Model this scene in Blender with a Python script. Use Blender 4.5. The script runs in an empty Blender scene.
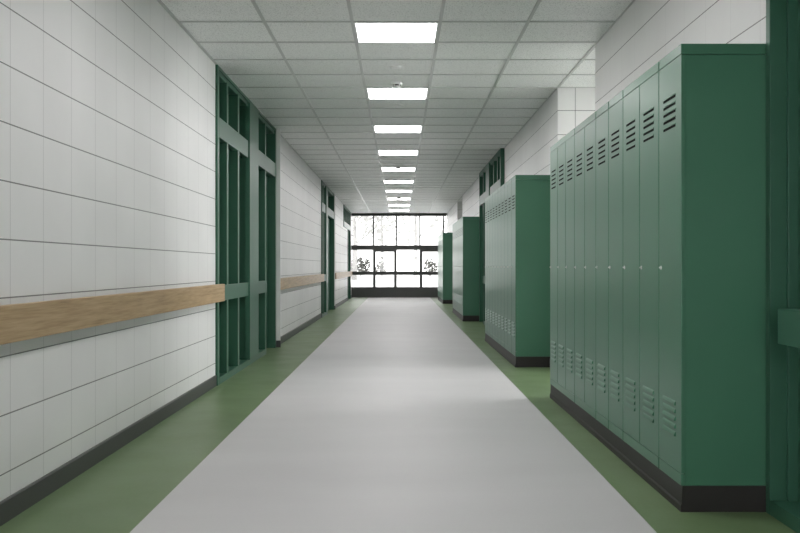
import bpy, bmesh, math, random
from mathutils import Vector, Matrix
random.seed(7)
S = bpy.context.scene
C = S.collection

# ------------------------------------------------------------------ dimensions (metres; X right, Y down the corridor, Z up)
EYE = 1.05
CEIL = 2.834
XL, XR = -1.625, 1.572
YB, YE = -7.5, 32.2
TILE = 0.64
TX0, TY0 = -0.027 + TILE/2, 6.985

# ------------------------------------------------------------------ materials
def mat(name, col, rough=0.5, spec=0.5, metal=0.0):
    m = bpy.data.materials.new(name); m.use_nodes = True
    b = m.node_tree.nodes['Principled BSDF']
    b.inputs['Base Color'].default_value = (*col, 1)
    b.inputs['Roughness'].default_value = rough
    b.inputs['Metallic'].default_value = metal
    b.inputs['Specular IOR Level'].default_value = spec
    return m
def N(m, t, **kw):
    n = m.node_tree.nodes.new(t)
    for k, v in kw.items(): setattr(n, k, v)
    return n
def lk(m, a, b): m.node_tree.links.new(a, b)
def bsdf(m): return m.node_tree.nodes['Principled BSDF']
def math_(m, op, a, b=None, c=None):
    n = N(m, 'ShaderNodeMath', operation=op)
    for i, v in enumerate((a, b, c)):
        if v is None: continue
        if isinstance(v, (int, float)): n.inputs[i].default_value = v
        else: lk(m, v, n.inputs[i])
    return n.outputs[0]
def mix_(m, f, a, b):
    n = N(m, 'ShaderNodeMix', data_type='RGBA')
    if isinstance(f, (int, float)): n.inputs[0].default_value = f
    else: lk(m, f, n.inputs[0])
    for s, v in ((6, a), (7, b)):
        if isinstance(v, tuple): n.inputs[s].default_value = (*v, 1)
        else: lk(m, v, n.inputs[s])
    return n.outputs[2]
def objco(m):
    t = N(m, 'ShaderNodeTexCoord'); s = N(m, 'ShaderNodeSeparateXYZ')
    lk(m, t.outputs['Object'], s.inputs[0]); return t.outputs['Object'], s.outputs
def noise(m, vec, scale, detail=3, sc3=None):
    n = N(m, 'ShaderNodeTexNoise'); n.inputs['Scale'].default_value = scale; n.inputs['Detail'].default_value = detail
    if sc3:
        mp = N(m, 'ShaderNodeMapping'); mp.inputs['Scale'].default_value = sc3
        lk(m, vec, mp.inputs[0]); vec = mp.outputs[0]
    lk(m, vec, n.inputs['Vector']); return n.outputs['Fac']
def bump(m, h, strength, dist=0.01):
    b = N(m, 'ShaderNodeBump'); b.inputs['Strength'].default_value = strength; b.inputs['Distance'].default_value = dist
    lk(m, h, b.inputs['Height']); lk(m, b.outputs[0], bsdf(m).inputs['Normal'])
def ramp(m, f, stops):
    r = N(m, 'ShaderNodeValToRGB'); e = r.color_ramp.elements
    e[0].position, e[0].color = stops[0][0], (*stops[0][1], 1)
    e[1].position, e[1].color = stops[-1][0], (*stops[-1][1], 1)
    for p, c in stops[1:-1]:
        x = e.new(p); x.color = (*c, 1)
    lk(m, f, r.inputs[0]); return r.outputs[0]

def line_mask(m, v, off, period, width):
    """1 on a joint line, 0 elsewhere"""
    t = math_(m, 'SUBTRACT', v, off - period/2)
    t = math_(m, 'DIVIDE', t, period)
    t = math_(m, 'FRACT', t)
    t = math_(m, 'SUBTRACT', t, 0.5)
    t = math_(m, 'ABSOLUTE', t)
    return math_(m, 'LESS_THAN', t, width/period/2)

def block_wall(name, axis, voff, vstrength=0.27, vwidth=0.007, base=(0.83, 0.83, 0.82)):
    m = mat(name, base, 0.42, 0.4)
    co, xyz = objco(m)
    h = line_mask(m, xyz[2], 0.1995, 0.2405, 0.0055)
    v = line_mask(m, xyz[axis], voff, 0.3735, vwidth)
    n1 = noise(m, co, 1.3, 4); n2 = noise(m, co, 60, 2)
    tone = ramp(m, n1, [(0.3, tuple(c*0.955 for c in base)), (0.7, tuple(min(1, c*1.03) for c in base))])
    c1 = mix_(m, math_(m, 'MULTIPLY', v, vstrength), tone, (0.2, 0.2, 0.2))
    c2 = mix_(m, math_(m, 'MULTIPLY', h, 0.82), c1, (0.07, 0.07, 0.068))
    lk(m, c2, bsdf(m).inputs['Base Color'])
    hh = math_(m, 'MULTIPLY_ADD', math_(m, 'MAXIMUM', h, math_(m, 'MULTIPLY', v, 0.4)), -1.0, math_(m, 'MULTIPLY', n2, 0.12))
    bump(m, hh, 0.35, 0.004)
    return m

M = {}
M['wall_l'] = block_wall('white block side', 1, 4.003)
M['wall_r'] = block_wall('white block other side', 1, 4.19, 0.10)
M['wall_x'] = block_wall('white block return', 0, 1.7475, 0.55, 0.010)
M['wall_plain'] = mat('white paint', (0.83, 0.83, 0.82), 0.45, 0.4)

m = M['green'] = mat('green paint', (0.040, 0.120, 0.077), 0.36, 0.24)
co, xyz = objco(m); bump(m, noise(m, co, 90, 2), 0.03, 0.002)
m = M['locker'] = mat('green locker enamel', (0.048, 0.165, 0.096), 0.33, 0.34)
co, xyz = objco(m)
lk(m, ramp(m, noise(m, co, 2.0, 3), [(0.3, (0.053, 0.165, 0.101)), (0.7, (0.059, 0.178, 0.110))]), bsdf(m).inputs['Base Color'])
bump(m, noise(m, co, 2.2, 2), 0.05, 0.01)
M['dark_gap'] = mat('dark gap', (0.003, 0.004, 0.003), 0.8, 0.1)  # near-black; on the lockers it stands in for gap and vent shade
M['black'] = mat('black vinyl', (0.022, 0.020, 0.019), 0.5, 0.35)
M['base'] = mat('charcoal vinyl base', (0.058, 0.060, 0.058), 0.45, 0.45)
M['chrome'] = mat('satin metal', (0.5, 0.51, 0.5), 0.35, 0.5, 1.0)
M['dark_frame'] = mat('dark bronze frame', (0.060, 0.061, 0.058), 0.45, 0.5)
M['tee'] = mat('ceiling tee', (0.52, 0.53, 0.52), 0.30, 0.5)
M['white_plastic'] = mat('white plastic', (0.95, 0.95, 0.95), 0.35)
M['lamp_frame'] = mat('lamp frame', (0.8, 0.8, 0.8), 0.35)

m = M['floor_green'] = mat('green linoleum', (0.105, 0.158, 0.078), 0.4, 0.35)
co, xyz = objco(m)
f = math_(m, 'ADD', math_(m, 'MULTIPLY', noise(m, co, 1.4, 5, (1, 0.5, 1)), 0.75), math_(m, 'MULTIPLY', noise(m, co, 45, 3), 0.25))
lk(m, ramp(m, f, [(0.3, (0.118, 0.180, 0.082)), (0.7, (0.156, 0.230, 0.113))]), bsdf(m).inputs['Base Color'])
lk(m, math_(m, 'MULTIPLY_ADD', noise(m, co, 3, 3), 0.14, 0.33), bsdf(m).inputs['Roughness'])
m = M['floor_white'] = mat('pale grey linoleum', (0.56, 0.56, 0.56), 0.5, 0.2)
co, xyz = objco(m)
f = math_(m, 'ADD', math_(m, 'MULTIPLY', noise(m, co, 1.1, 5, (0.6, 1.6, 1)), 0.7), math_(m, 'MULTIPLY', noise(m, co, 70, 3), 0.3))
lk(m, ramp(m, f, [(0.3, (0.525, 0.523, 0.525)), (0.7, (0.575, 0.572, 0.573))]), bsdf(m).inputs['Base Color'])
lk(m, math_(m, 'MULTIPLY_ADD', noise(m, co, 2, 3), 0.12, 0.46), bsdf(m).inputs['Roughness'])

m = M['ceiling'] = mat('mineral fibre tile', (0.60, 0.615, 0.60), 0.45, 0.5)
co, xyz = objco(m)
sp = noise(m, co, 95, 4)
lk(m, ramp(m, sp, [(0.36, (0.58, 0.59, 0.58)), (0.45, (0.88, 0.895, 0.88)), (0.7, (0.91, 0.92, 0.91))]), bsdf(m).inputs['Base Color'])
bump(m, sp, 0.35, 0.004)

m = M['wood'] = mat('oak', (0.3, 0.2, 0.1), 0.40, 0.4)
co, xyz = objco(m)
g1 = noise(m, co, 3.0, 6, (6, 0.7, 14)); g2 = noise(m, co, 12, 5, (6, 0.5, 14)); 
g = math_(m, 'ADD', math_(m, 'MULTIPLY', g1, 0.65), math_(m, 'MULTIPLY', g2, 0.35))
lk(m, ramp(m, g, [(0.32, (0.29, 0.185, 0.088)), (0.48, (0.43, 0.295, 0.155)), (0.66, (0.54, 0.39, 0.225))]), bsdf(m).inputs['Base Color'])
bump(m, g2, 0.12, 0.003)

m = M['lamp'] = mat('lit diffuser', (0.9, 0.9, 0.9), 0.4)
bsdf(m).inputs['Emission Color'].default_value = (1.0, 0.965, 0.975, 1)
LAMP = 16
bsdf(m).inputs['Emission Strength'].default_value = LAMP

def glass(name, tint):
    m = bpy.data.materials.new(name); m.use_nodes = True
    nt = m.node_tree; nt.nodes.remove(nt.nodes['Principled BSDF'])
    tr = N(m, 'ShaderNodeBsdfTransparent'); tr.inputs[0].default_value = (*tint, 1)
    gl = N(m, 'ShaderNodeBsdfGlossy'); gl.inputs['Roughness'].default_value = 0.02
    fr = N(m, 'ShaderNodeFresnel'); fr.inputs[0].default_value = 1.5
    mx = N(m, 'ShaderNodeMixShader'); lk(m, fr.outputs[0], mx.inputs[0]); lk(m, tr.outputs[0], mx.inputs[1]); lk(m, gl.outputs[0], mx.inputs[2])
    lk(m, mx.outputs[0], nt.nodes['Material Output'].inputs[0])
    return m
M['glass'] = glass('dimming window glass', (0.58, 0.59, 0.58))  # grey tint added to dim daylight through the far glazing
M['clear_glass'] = glass('clear window glass', (0.93, 0.95, 0.94))

m = M['snow'] = mat('snowy ground', (0.80, 0.80, 0.80), 0.9, 0.2)
co, xyz = objco(m)
lk(m, ramp(m, noise(m, co, 0.35, 4, (0.6, 1, 1)), [(0.35, (0.70, 0.71, 0.71)), (0.6, (0.82, 0.82, 0.82))]), bsdf(m).inputs['Base Color'])
M['bark'] = mat('bark', (0.33, 0.326, 0.32), 0.9, 0.2)
m = M['leaf'] = mat('pale leaves', (0.42, 0.44, 0.38), 0.8, 0.2)
co, xyz = objco(m)
lk(m, ramp(m, noise(m, co, 0.9, 3), [(0.3, (0.32, 0.323, 0.31)), (0.7, (0.40, 0.40, 0.39))]), bsdf(m).inputs['Base Color'])
m = M['bush'] = mat('bush leaves', (0.13, 0.135, 0.11), 0.8, 0.2)
co, xyz = objco(m)
lk(m, ramp(m, noise(m, co, 1.7, 3), [(0.3, (0.03, 0.031, 0.027)), (0.7, (0.12, 0.12, 0.11))]), bsdf(m).inputs['Base Color'])

# ------------------------------------------------------------------ mesh builder
class MB:
    def __init__(s): s.bm = bmesh.new()
    def box(s, x0, x1, y0, y1, z0, z1, mi=0, bev=0.0):
        if x0 > x1: x0, x1 = x1, x0
        if y0 > y1: y0, y1 = y1, y0
        vs = [s.bm.verts.new(p) for p in ((x0,y0,z0),(x1,y0,z0),(x1,y1,z0),(x0,y1,z0),(x0,y0,z1),(x1,y0,z1),(x1,y1,z1),(x0,y1,z1))]
        fs = [s.bm.faces.new([vs[i] for i in q]) for q in ((3,2,1,0),(4,5,6,7),(0,1,5,4),(1,2,6,5),(2,3,7,6),(3,0,4,7))]
        for f in fs: f.material_index = mi
        if bev > 0:
            ed = list({e for f in fs for e in f.edges})
            r = bmesh.ops.bevel(s.bm, geom=ed, offset=bev, segments=2, profile=0.7, affect='EDGES', clamp_overlap=True)
            for f in r['faces']: f.material_index = mi
        return s
    def prism_y(s, prof, y0, y1, mi=0, mis=None):
        """profile of (x, z), extruded along Y"""
        a = [s.bm.verts.new((x, y0, z)) for x, z in prof]; b = [s.bm.verts.new((x, y1, z)) for x, z in prof]
        n = len(prof); fs = [s.bm.faces.new(a), s.bm.faces.new(b[::-1])]
        for f in fs: f.material_index = mi
        for i in range(n):
            j = (i+1) % n
            f = s.bm.faces.new((a[j], a[i], b[i], b[j])); f.material_index = mis[i] if mis else mi
        return s
    def lathe(s, cx, cy, prof, seg=28, mi=0):
        """profile of (r, z)"""
        rings = []
        for r, z in prof:
            rings.append([s.bm.verts.new((cx + r*math.cos(2*math.pi*k/seg), cy + r*math.sin(2*math.pi*k/seg), z)) for k in range(seg)])
        for a, b in zip(rings, rings[1:]):
            for k in range(seg):
                f = s.bm.faces.new((a[k], a[(k+1) % seg], b[(k+1) % seg], b[k])); f.material_index = mi; f.smooth = True
        for r in (rings[0], rings[-1]):
            f = s.bm.faces.new(r); f.material_index = mi
        return s
    def tube(s, pts, radii, seg=7, mi=0):
        rings = []
        for i, p in enumerate(pts):
            p = Vector(p); d = (Vector(pts[min(i+1, len(pts)-1)]) - Vector(pts[max(i-1, 0)])).normalized()
            u = d.cross(Vector((0.3, 1, 0.1))).normalized(); w = d.cross(u)
            rings.append([s.bm.verts.new(p + radii[i]*(u*math.cos(2*math.pi*k/seg) + w*math.sin(2*math.pi*k/seg))) for k in range(seg)])
        for a, b in zip(rings, rings[1:]):
            for k in range(seg):
                f = s.bm.faces.new((a[k], a[(k+1) % seg], b[(k+1) % seg], b[k])); f.smooth = True; f.material_index = mi
        s.bm.faces.new(rings[0]); s.bm.faces.new(rings[-1][::-1])
        return s
    def build(s, name, mats, parent=None):
        bmesh.ops.recalc_face_normals(s.bm, faces=s.bm.faces)
        me = bpy.data.meshes.new(name); s.bm.to_mesh(me); s.bm.free()
        for x in (mats if isinstance(mats, (list, tuple)) else [mats]): me.materials.append(x)
        o = bpy.data.objects.new(name, me); C.objects.link(o)
        if parent: o.parent = parent
        return o
def structure(name, mb, mats):
    o = mb.build(name, mats); o['kind'] = 'structure'; return o
def tag(o, label, cat, group=None):
    o['label'] = label; o['category'] = cat
    if group: o['group'] = group
    return o
def empty(name, loc=(0, 0, 0), rz=0):
    o = bpy.data.objects.new(name, None); C.objects.link(o); o.location = loc; o.rotation_euler = (0, 0, rz)
    o.empty_display_size = 0.1
    return o
def copy_tree(o, parent=None):
    c = o.copy(); C.objects.link(c)
    if parent: c.parent = parent
    for ch in list(o.children): copy_tree(ch, c)
    return c

# ------------------------------------------------------------------ room shell
OP1 = (7.727, 9.57)        # first side passage in the right wall
OP2 = (24.15, 26.30)      # second side passage
XE = 5.0                  # end of the side passages
f = MB()
SL, SR = -1.067, 1.014
f.box(XL-0.3, SL, YB-0.2, YE+0.15, -0.12, 0, 0)
f.box(SL, SR, YB-0.2, YE+0.15, -0.12, 0, 1)
f.box(SR, XE+0.2, YB-0.2, YE+0.15, -0.12, 0, 0)
structure('floor', f, [M['floor_green'], M['floor_white']])
structure('ceiling', MB().box(XL-0.3, XE+0.2, YB-0.2, YE+0.15, CEIL, CEIL+0.15), M['ceiling'])

LB = (8.45, 12.45)        # left green screens
L2 = (19.75, 23.45)
L3 = (27.55, 31.3)        # high window near the end of the left wall
R0 = (0.06, 4.103)
R1 = (14.43, 18.33)
def wall_seg(name, side, y0, y1, z0=0.0, z1=CEIL):
    x = XL if side < 0 else XR
    return structure(name, MB().box(x, x + side*0.2, y0, y1, z0, z1), M['wall_l'] if side < 0 else M['wall_r'])
wall_seg('wall_left', -1, YB, LB[0]); wall_seg('wall_left', -1, LB[1], L2[0])
wall_seg('wall_left', -1, L2[1], L3[0]); wall_seg('wall_left', -1, L3[0], 29.75, 0, 2.20); wall_seg('wall_left', -1, L3[1], YE+0.1)
wall_seg('wall_right', 1, YB, R0[0]); wall_seg('wall_right', 1, R0[1], OP1[0]); wall_seg('wall_right', 1, OP1[1], R1[0])
wall_seg('wall_right', 1, R1[1], OP2[0]); wall_seg('wall_right', 1, OP2[1], YE+0.1)
for op in (OP1, OP2):
    structure('wall_passage_near', MB().box(XR+0.2, XE, op[0]-0.2, op[0], 0, CEIL), M['wall_x'])
    structure('wall_passage_far', MB().box(XR+0.002, XE, op[1]-0.002, op[1]+0.2, 0, CEIL), M['wall_x'])

# baseboards
def baseboard(name, side, y0, y1):
    x = XL if side < 0 else XR; t = -side*0.011
    prof = [(x, 0), (x+t, 0), (x+t, 0.088), (x+t*0.6, 0.095), (x, 0.095)]
    structure(name, MB().prism_y(prof, y0, y1), M['base'])
baseboard('baseboard_left', -1, YB, LB[0]); baseboard('baseboard_left', -1, LB[1]+0.03, L2[0])
baseboard('baseboard_left', -1, L2[1]+0.03, 29.75); baseboard('baseboard_left', -1, L3[1], YE)
baseboard('baseboard_right', 1, YB, R0[0]); baseboard('baseboard_right', 1, OP1[1], R1[0])
baseboard('baseboard_right', 1, R1[1], OP2[0]); baseboard('baseboard_right', 1, OP2[1], YE)
for op in (OP1, OP2):
    structure('baseboard_passage', MB().box(XR+0.01, XE, op[1]-0.011, op[1], 0, 0.095), M['base'])
# slim white returns at the far side of the left screens, with their own base
for s, pr in ((LB, -1.553), (L2, -1.585)):
    structure('trim_1', MB().box(XL, pr, s[1], s[1]+0.03, 0.09, CEIL), M['wall_plain'])
    structure('trim_2', MB().box(XL, pr+0.003, s[1]-0.003, s[1]+0.032, 0, 0.09), M['base'])

# ceiling grid (tee bars)
g = MB()
T = 0.024; ZT = CEIL-0.006
nx = [TX0 + TILE*k for k in range(-3, 8)]
for x in nx:
    if XL < x < XE: g.box(x-T/2, x+T/2, YB, YE, ZT, CEIL+0.001)
k = math.ceil((YB - TY0)/TILE)
while TY0 + TILE*k < YE:
    y = TY0 + TILE*k; inop = any(o[0] < y < o[1] for o in (OP1, OP2))
    g.box(XL, XE if inop else XR, y-T/2, y+T/2, ZT-0.0005, CEIL+0.001)
    k += 1
for x in (XL, XR): 
    if x == XL: g.box(x, x+0.022, YB, YE, ZT-0.001, CEIL+0.001)
structure('trim_3', g, M['tee'])

# ------------------------------------------------------------------ ceiling lights
def make_light():
    r = empty('ceiling_light')
    a = TILE/2 - T/2; b = a - 0.012
    fm = MB()
    for (x0, x1, y0, y1) in ((-a, a, -a, -b), (-a, a, b, a), (-a, -b, -b, b), (b, a, -b, b)):
        fm.box(x0, x1, y0, y1, -0.010, 0.02)
    fm.build('frame', M['lamp_frame'], r)
    MB().box(-b, b, -b, b, -0.007, 0.0).build('diffuser', M['lamp'], r)
    return r
light0 = make_light()
ordn = ['nearest', 'second nearest', 'third nearest', 'fourth nearest', 'fifth nearest', 'sixth nearest', 'fourth from the far end, small', 'third from the far end, small', 'second from the far end, small', 'farthest, closest to the glazed end wall']
first = True
for i in range(-4, 10):
    y = TY0 + TILE/2 + 2.56*i
    o = light0 if first else copy_tree(light0); first = False
    o.location = (-0.027, y, CEIL)
    if i >= 0:
        lab = 'square lit ceiling panel in the centre row, ' + ordn[i] + (' of those in view' if i < 6 else '')
    else:
        lab = 'square lit ceiling panel %s behind the frame edge, above the viewer' % ('just' , 'one step', 'two steps', 'three steps')[-i-1]
    tag(o, lab, 'ceiling light', 'lit panels along the ceiling')
o = copy_tree(light0); o.location = (TX0 + TILE*4.5, TY0 + TILE*2.5, CEIL)
tag(o, 'square lit ceiling panel inside the side passage behind the near lockers', 'ceiling light', 'lit panels along the ceiling')

# smoke detectors and cover discs
def make_detector():
    r = empty('smoke_detector')
    MB().lathe(0, 0, [(0.055, 0), (0.055, -0.014), (0.046, -0.020)]).build('base', M['white_plastic'], r)
    MB().lathe(0, 0, [(0.037, -0.020), (0.037, -0.034)]).build('sensor_gap', M['dark_gap'], r)
    cp = MB().lathe(0, 0, [(0.046, -0.034), (0.045, -0.042), (0.03, -0.052), (0.008, -0.055)])
    for k in range(4):
        a = math.pi/4 + k*math.pi/2
        cp.box(0.036*math.cos(a)-0.005, 0.036*math.cos(a)+0.005, 0.036*math.sin(a)-0.005, 0.036*math.sin(a)+0.005, -0.036, -0.018)
    cp.build('cap', M['white_plastic'], r)
    return r
d0 = make_detector()
for i, (y, lab) in enumerate(((9.32, 'white smoke detector with dark slots just before the second lit panel'),
                              (17.0, 'white smoke detector hanging before the fifth lit panel'),
                              (24.7, 'tiny white smoke detector farthest down the corridor ceiling'))):
    o = d0 if i == 0 else copy_tree(d0); o.location = (-0.03, y, CEIL)
    tag(o, lab, 'smoke detector', 'smoke detectors on the ceiling')
def make_disc():
    return MB().lathe(0, 0, [(0.06, 0), (0.06, -0.004), (0.045, -0.010), (0.018, -0.012)]).build('ceiling_sensor', M['white_plastic'])
c0 = make_disc()
for i, (y, lab) in enumerate(((8.58, 'flat white ceiling disc between the first and second lit panels'),
                              (10.63, 'flat white ceiling disc just beyond the second lit panel'))):
    o = c0 if i == 0 else copy_tree(c0); o.location = (-0.03, y, CEIL)
    tag(o, lab, 'ceiling sensor', 'white discs on the ceiling')

# ------------------------------------------------------------------ green window screens in the walls
def screen(name, side, y0, y1, face, door_bay=True, bandz=(0.74, 0.882), bandx=None, fins=None, panel=None, band0=None, wallx=None, depth=0.125, pwid=0.085, band1=None, bead=False, bay=3.085):
    r = empty(name); r['kind'] = 'structure'
    G = M['green']; wx = wallx if wallx is not None else (XL if side < 0 else XR)
    def X(d): return side*(face + d)                      # d: depth into the wall from the face
    D = depth; pw = pwid
    top = CEIL-0.004
    MB().box(X(D+0.02), X(D+0.10), y0-0.0, y1, 0, top).build('back_panel', G, r)
    for a, b in ((y0, y0+pw), (y1-pw, y1)):
        MB().box(X(0), X(D+0.02), a, b, 0.0, top, bev=0.004).build('post', G, r)
    hd = MB().box(X(0), X(D+0.02), y0+pw, y1-pw, 2.80, top)
    hd.box(X(0.012), X(D+0.02), y0+pw, y1-pw, 2.755, 2.80); hd.build('header', G, r)
    yend = (y1-pw) if not door_bay else y0+bay
    sl = MB().box(X(0.0), X(D+0.02), y0+pw, yend, 0.0, 0.062, bev=0.004); sl.build('sill', G, r)
    def spans(a, b):
        if not panel: return [(a, b)]
        return [q for q in ((a, min(b, y0+panel[0]-0.03)), (max(a, y0+panel[1]+0.03), b)) if q[1]-q[0] > 0.03]
    for a, b in spans(y0+pw, y1-pw): MB().box(X(0.0), X(0.06), a, b, 2.20, 2.378, bev=0.004).build('transom_rail', G, r)
    for a in fins:
        MB().box(X(0.004), X(D+0.02), y0+a, y0+a+0.085, 0.06, 2.76, bev=0.003).build('mullion', G, r)
    if panel:
        MB().box(X(-0.015), X(0.04), y0+panel[0], y0+panel[1], 0.06, 2.79, bev=0.004).build('panel', G, r)
        MB().box(X(0.04), X(D+0.02), y0+panel[0]+0.02, y0+panel[1]-0.02, 0.06, 2.79).build('panel_core', G, r)
    if bead:
        MB().box(X(D-0.02), X(D+0.03), y1-pw-0.022, y1-pw-0.002, 0.06, 2.76, bev=0.004).build('bead', G, r)
    bx = bandx if bandx is not None else 0.004
    for a, b in spans(band0 if band0 is not None else y0+pw, band1 or yend): MB().box(X(-bx), X(0.03), a, b, bandz[0], bandz[1], bev=0.006).build('rail_band', G, r)
    if door_bay:
        dl = MB().box(X(D-0.02), X(D+0.02), y0+bay, y1-pw, 0.006, 2.20, bev=0.003).build('door_leaf', G, r)
        MB().box(X(D-0.045), X(D-0.02), y0+bay+0.1, y0+bay+0.12, 0.98, 1.12, bev=0.004).build('door_handle', M['chrome'], dl)
    return r
fins = (0.47, 1.08, 3.0)
screen('window_1', -1, LB[0], LB[1], 1.605, True, fins=fins, panel=(1.726, 2.35), band0=8.63)
screen('window_2', -1, L2[0], L2[1], 1.605, True, fins=(0.47,), panel=(1.0, 1.45), band0=19.95, bay=1.5)
screen('window_3', 1, R1[0], R1[1], 1.511, True, fins=fins, panel=(1.726, 2.35))
screen('window_4', 1, R0[0], R0[1], 1.563, False, bandx=0.053, fins=(0.5, 1.1), depth=0.09, pwid=0.045, band1=3.84, bead=True)
# high window on the left near the end
r = empty('window_5'); r['kind'] = 'structure'
G = M['green']; LD = 29.75; FX = XL+0.02
MB().box(XL-0.145, XL-0.2, L3[0], L3[1], 2.20, CEIL-0.004).build('back_panel', G, r)
for a in (L3[0], L3[1]-0.085): MB().box(FX, XL-0.145, a, a+0.085, 2.20, CEIL-0.004, bev=0.004).build('post', G, r)
MB().box(FX, XL-0.145, L3[0]+0.085, L3[1]-0.085, 2.755, CEIL-0.004).build('header', G, r)
MB().box(FX, XL-0.145, L3[0]+0.085, L3[1]-0.085, 2.20, 2.36).build('transom_rail', G, r)
for a in (0.6, 1.25, 1.9, 2.6, 3.2): MB().box(FX-0.004, XL-0.145, L3[0]+a, L3[0]+a+0.085, 2.36, 2.76).build('mullion', G, r)
d = empty('door_3'); d['kind'] = 'structure'
MB().box(XL-0.10, XL-0.145, LD, L3[1], 0.004, 2.195).build('door_leaf', G, d)
for a in (LD, L3[1]-0.085): MB().box(FX, XL-0.10, a, a+0.085, 0, 2.20, bev=0.004).build('post', G, d)

# ------------------------------------------------------------------ handrails
def handrail(y0, y1, label):
    r = empty('handrail', (XL, (y0+y1)/2, 0.74)); h = (y1-y0)/2
    MB().box(0.022, 0.053, -h, h, 0, 0.155, bev=0.006).build('rail', M['wood'], r)
    n = max(2, int((y1-y0)/1.6)); 
    for k in range(n):
        y = -h + 0.4 + (2*h-0.8)*k/(n-1)
        MB().box(0, 0.026, y-0.03, y+0.03, 0.04, 0.11).build('bracket', M['chrome'], r)
    tag(r, label, 'handrail', 'wooden handrails along the left wall')
handrail(-4.8, 8.62, 'long light oak handrail board on the near white wall, left foreground')
handrail(12.66, 19.93, 'light oak handrail board between the two green screens of the left wall')
handrail(23.66, 31.6, 'small far oak handrail board reaching the glazed end wall on the left')

# ------------------------------------------------------------------ lockers
DW = 0.3593; LF = 1.2034; LBK = 1.569; ZP = 0.111; ZTOP = 2.005; NEAR = 4.104
def louvres(zs, w):
    """hooded louvres pressed out of the door: x toward the corridor is negative"""
    b = MB()
    for z in zs:
        p, h = 0.0075, 0.020
        prof = [(0.0, z+h), (-p*0.5, z+h*0.75), (-p, z+0.005), (-p, z+0.001), (-p*0.6, z), (0.0, z)]
        b.prism_y(prof, -w/2, w/2, 0, [0, 0, 0, 0, 1, 0])  # underside coloured dark as the shade below each hood
    return b
def slots(zs, w):
    """slot shade painted as dark strips, a low rim above each"""
    b = MB()
    for z in zs:
        b.box(-0.0008, 0.001, -w/2, w/2, z-0.0015, z+0.0095, 1)  # near-black strip in place of a shaded slot opening
        b.prism_y([(0.0, z+0.016), (-0.003, z+0.0105), (-0.003, z+0.0095), (0.0, z+0.0095)], -w/2, w/2, 0)
    return b
def door_parts(parent, yc):
    dz0, dz1 = ZP+0.052, ZTOP-0.047
    d = MB().box(-0.016, 0.002, -DW/2+0.004, DW/2-0.004, dz0, dz1, bev=0.003).build('door', M['locker'], parent)
    d.location = (0.016, yc, 0)
    slots([1.793 - 0.0323*k for k in range(5)], 0.19).build('vent', [M['locker'], M['dark_gap']], d).location = (-0.016, 0.005, 0)
    louvres([0.443 - 0.0335*k for k in range(5)], 0.195).build('vent', [M['locker'], M['dark_gap']], d).location = (-0.016, 0.005, 0)
    lt = MB().box(-0.004, 0.0, -0.007, 0.007, -0.009, 0.009, bev=0.002)
    lt.box(-0.011, -0.003, -0.0035, 0.0035, -0.004, 0.004, bev=0.001)
    lt.build('latch', M['chrome'], d).location = (-0.016, DW/2-0.045, 1.045)
def make_unit(n):
    """origin at the near front bottom corner; x into the wall, y away from the camera"""
    r = empty('locker_unit'); W = n*DW; e = 0.007
    b = MB(); dp = LBK-LF
    b.box(0.016, dp, e, W-e, ZP, ZTOP-0.047, bev=0.002)               # carcass
    b.box(0.0, 0.016, e, W-e, ZP, ZP+0.050, bev=0.002)                  # bottom rail
    b.box(0.0135, 0.016, e, W-e, ZP+0.05, ZTOP-0.047, 1)                # dark sheet, door gap shade put in as colour
    b.build('body', [M['locker'], M['dark_gap']], r)
    MB().box(0.0, dp, e, W-e, ZTOP-0.045, ZTOP, bev=0.003).build('top_cap', M['locker'], r)
    for k in range(n): door_parts(r, DW*(k+0.5))
    return r
protos = {}
banks = [(4.104, 'nearest green locker bank'), (10.0, 'second green locker bank'), (18.37, 'third green locker bank'), (27.0, 'farthest green locker bank')]
units = [1, 2, 1, 1, 2, 3]
pos = ['first unit from the camera end of the', 'second unit from the camera end of the', 'third unit from the camera end of the', 'fourth unit from the camera end of the', 'fifth unit from the camera end of the', 'last unit at the far end of the']
wide = {1: 'one narrow door', 2: 'two narrow doors', 3: 'three narrow doors'}
for y0, bank in banks:
    y = y0
    for i, n in enumerate(units):
        if n not in protos: o = protos[n] = make_unit(n)
        else: o = copy_tree(protos[n])
        o.location = (LF, y, 0)
        tag(o, '%s %s, %s' % (pos[i], bank, wide[n]), 'locker', 'lockers in the ' + bank)
        y += n*DW
    L = 10*DW; r = empty('locker_plinth', (LF, y0, 0))
    prof = [(-0.003, 0), (-0.003, 0.026), (0.002, 0.036), (0.005, ZP), (LBK-LF, ZP), (LBK-LF, 0)]
    MB().prism_y(prof, 0.002, L-0.002).build('plinth_body', M['black'], r)
    tag(r, 'continuous black plinth under the ' + bank, 'plinth', 'black plinths under the locker banks')

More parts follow.
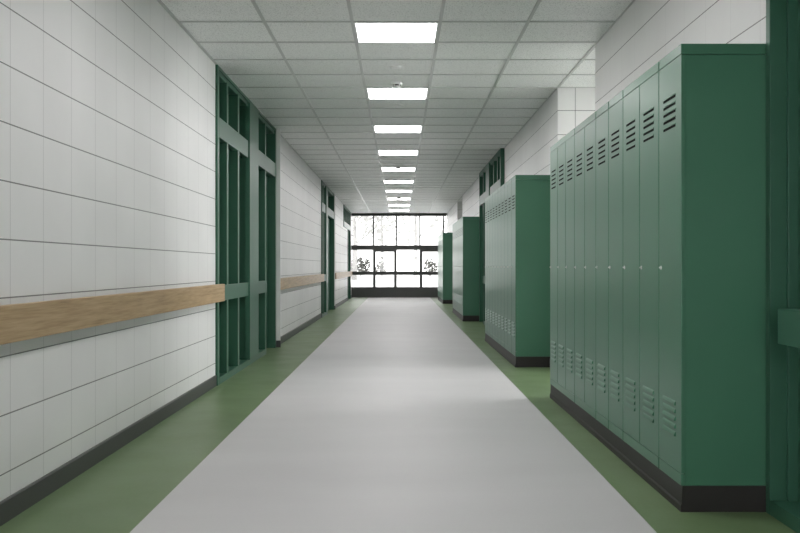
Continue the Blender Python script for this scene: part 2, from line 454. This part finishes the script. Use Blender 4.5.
# ------------------------------------------------------------------ glazed end wall
K = YE/960.0
def px(x): return (x-400)*K
def pz(y): return EYE + (266.5-y)*K
FR, GLS = M['dark_frame'], M['glass']
yA, yB = YE, YE+0.10
xs = [350.6, 373.4, 396.4, 419.9, 443.4]
w = empty('window_6'); w['kind'] = 'structure'
fr_ = MB()
fr_.box(XL, XR, yA-0.03, yB, pz(216), CEIL)                              # head
fr_.box(XL, XR, yA-0.01, yB, pz(249.9), pz(245.2))                       # transom
fr_.box(XL, px(350.6), yA, yB, 0, pz(216))
for x in xs[1:]: fr_.box(px(x)-0.024, px(x)+0.024, yA, yB, pz(245.2), pz(216))
fr_.build('frame', FR, w)
for a, b in zip(xs, xs[1:]+[446.7]):
    MB().box(px(a)+0.01, min(XR, px(b)-0.01), yA+0.045, yA+0.055, pz(246), pz(215.5)).build('glass_pane', GLS, w)
def leaf(name, x0, x1, sL, sR, top):
    o = empty(name); o['kind'] = 'structure'
    b = MB()
    b.box(px(x0), px(x0)+sL, yA, yB, 0.004, pz(249.9)); b.box(px(x1)-sR, px(x1), yA, yB, 0.004, pz(249.9))
    xa, xb = px(x0)+sL, px(x1)-sR
    b.box(xa, xb, yA, yB, pz(249.9)-top, pz(249.9))
    b.box(xa, xb, yA-0.005, yB, pz(275.0), pz(271.5))
    b.build('frame', FR, o)
    MB().box(xa, xb, yA+0.01, yB-0.01, 0.004, pz(287.0)).build('kick_panel', FR, o)
    MB().box(xa-0.005, xb+0.005, yA+0.045, yA+0.055, pz(271.6), pz(249.9)-top+0.005).build('glass_pane', GLS, o)
    MB().box(xa-0.005, xb+0.005, yA+0.045, yA+0.055, pz(287.1), pz(274.9)).build('glass_pane', GLS, o)
    return o
leaf('window_7', 350.6, 373.1, 0.005, 0.005, 0.0)
leaf('door_1', 373.1, 396.6, 0.085, 0.085, 0.065)
leaf('window_8', 396.6, 419.8, 0.005, 0.005, 0.0)
leaf('door_2', 419.8, 443.4, 0.085, 0.085, 0.065)
leaf('window_9', 443.4, 446.5, 0.005, 0.005, 0.0)

# side passage ends: plain wall, and an unseen window added for fill daylight
structure('wall_passage_end', MB().box(XE, XE+0.2, OP2[0]-0.2, OP2[1]+0.2, 0, CEIL), M['wall_r'])
for nme, op in (('fill_window_side', OP1),):
    w = empty(nme); w['kind'] = 'structure'; fr_ = MB(); a_, b_ = op
    fr_.box(XE, XE+0.1, a_-0.2, b_+0.2, 2.744, CEIL); fr_.box(XE+0.002, XE+0.098, a_, b_, 2.05, 2.13); fr_.box(XE+0.002, XE+0.098, a_, b_, 0, 0.2)
    for k in range(3): y = a_-0.05+(b_-a_+0.05)*k/2; fr_.box(XE+0.004, XE+0.096, y, y+0.05, 0, 2.8)
    fr_.build('frame', FR, w)
    for k in range(2):
        y = a_-0.05+(b_-a_+0.05)*k/2; MB().box(XE+0.045, XE+0.055, y+0.04, y+(b_-a_+0.05)/2+0.01, 0.15, 2.78).build('glass_pane', M['clear_glass'], w)

# unseen glazed end added behind the viewer to let in fill daylight
w = empty('fill_window_rear'); w['kind'] = 'structure'
fr_ = MB(); y0_, y1_ = YB-0.10, YB
fr_.box(XL, XR, y0_, y1_, 2.744, CEIL); fr_.box(XL, XR, y0_, y1_, 1.607, 1.764); fr_.box(XL, XR, y0_, y1_, 0, 0.2)
for k in range(5): fr_.box(XL+0.78*k, XL+0.78*k+0.05, y0_+0.005, y1_-0.005, 0.3, 2.75)
fr_.build('frame', FR, w)
for k in range(4): MB().box(XL+0.78*k+0.03, XL+0.78*k+0.8, y0_+0.045, y0_+0.055, 0.3, 2.75).build('glass_pane', M['clear_glass'], w)

# ------------------------------------------------------------------ outdoors
structure('ground', MB().box(-60, 60, YE+0.15, 130, -0.25, -0.08), M['snow'])
structure('ground', MB().box(XE+0.25, 60, YB-0.2, YE+0.15, -0.25, -0.08), M['snow'])
structure('ground', MB().box(-60, 60, -80, YB-0.2, -0.25, -0.08), M['snow'])
def leaves(b, n, rx, ry, rz, cx, cy, cz, size, hollow=0.4):
    for _ in range(n):
        while True:
            v = Vector((random.uniform(-1, 1), random.uniform(-1, 1), random.uniform(-1, 1)))
            if hollow < v.length < 1: break
        p = Vector((cx + v.x*rx, cy + v.y*ry, cz + v.z*rz))
        u = Vector((random.gauss(0, 1), random.gauss(0, 1), random.gauss(0, 1))).normalized()
        t = u.orthogonal().normalized(); q = u.cross(t); s = size*random.uniform(0.6, 1.3)
        vs = [b.bm.verts.new(p + a*t*s + c*q*s*0.6) for a, c in ((-1, 0), (0, -1), (1, 0), (0, 1))]
        b.bm.faces.new(vs)
def tree(x, y, h, r, label, n=900, size=0.27):
    o = empty('tree', (x, y, -0.08))
    t = MB(); t.tube([(0, 0, 0), (0.05, 0, h*0.3), (-0.05, 0.05, h*0.6), (0.05, 0, h*0.92)], [0.24, 0.19, 0.13, 0.04])
    f_ = MB()
    for k in range(11):
        a = k*2.4; z = h*(0.28 + 0.055*k); rr = r*(1.0 - 0.45*abs(k-4)/7)
        e = Vector((math.cos(a)*rr, math.sin(a)*rr, z + h*0.13))
        t.tube([(0, 0, z), (e.x*0.5, e.y*0.5, z + h*0.09), tuple(e)], [0.07, 0.045, 0.015], 5)
        leaves(f_, n//11, r*0.42, r*0.42, h*0.10, e.x*0.85, e.y*0.85, e.z, size, 0.1)
    t.build('trunk', M['bark'], o); f_.build('foliage', M['leaf'], o)
    tag(o, label, 'tree', 'trees outside the glazed end')
tree(-3.8, 80, 10.5, 3.2, 'pale tree outside behind the leftmost upper pane', 520)
tree(1.6, 100, 14, 4.3, 'pale tree outside seen through the centre panes, farthest back', 420)
tree(5.4, 78, 12, 3.3, 'pale tree outside behind the rightmost upper pane', 800)
tree(-2.2, 116, 12, 3.8, 'pale tree outside behind the second upper pane from the left', 380)
tree(13.5, 119, 14.5, 4.6, 'pale tree outside at far right, mostly behind the lockers', 700)
def bush(x, y, rx, h, label, n):
    o = empty('bush', (x, y, -0.08))
    s = MB()
    for k in range(6):
        a = k*1.05; s.tube([(0, 0, 0), (math.cos(a)*rx*0.5, math.sin(a)*0.4, h*0.8)], [0.04, 0.015], 5)
    s.build('stem', M['bark'], o)
    f_ = MB(); leaves(f_, n, rx, 0.8, h*0.5, 0, 0, h*0.52, 0.15, 0.0); f_.build('foliage', M['bush'], o)
    tag(o, label, 'bush', 'bushes outside the glazed end')
bush(-4.6, 112, 1.25, 2.3, 'dark bush outside low in the leftmost pane', 520)
bush(-2.2, 112, 0.65, 1.75, 'low dark bush outside left door glass, right of the larger bush', 180)
bush(3.6, 112, 0.9, 2.1, 'dark bush outside low behind the right door glass', 320)

# ------------------------------------------------------------------ daylight
w = bpy.data.worlds.new('overcast'); S.world = w; w.use_nodes = True
bg = w.node_tree.nodes['Background']; bg.inputs[0].default_value = (1.0, 0.965, 0.985, 1); bg.inputs[1].default_value = 9.0

# ------------------------------------------------------------------ camera
cd = bpy.data.cameras.new('camera'); cam = bpy.data.objects.new('camera', cd); C.objects.link(cam)
cam.location = (0, 0, EYE); cam.rotation_euler = (math.pi/2, 0, 0)
cd.sensor_fit = 'HORIZONTAL'; cd.sensor_width = 36; cd.lens = 960/800*36; cd.clip_start = 0.05; cd.clip_end = 300
S.camera = cam
vs = S.view_settings
vs.view_transform = 'Standard'; vs.look = 'None'; vs.exposure = 0.27; vs.gamma = 1.0; vs.use_curve_mapping = False
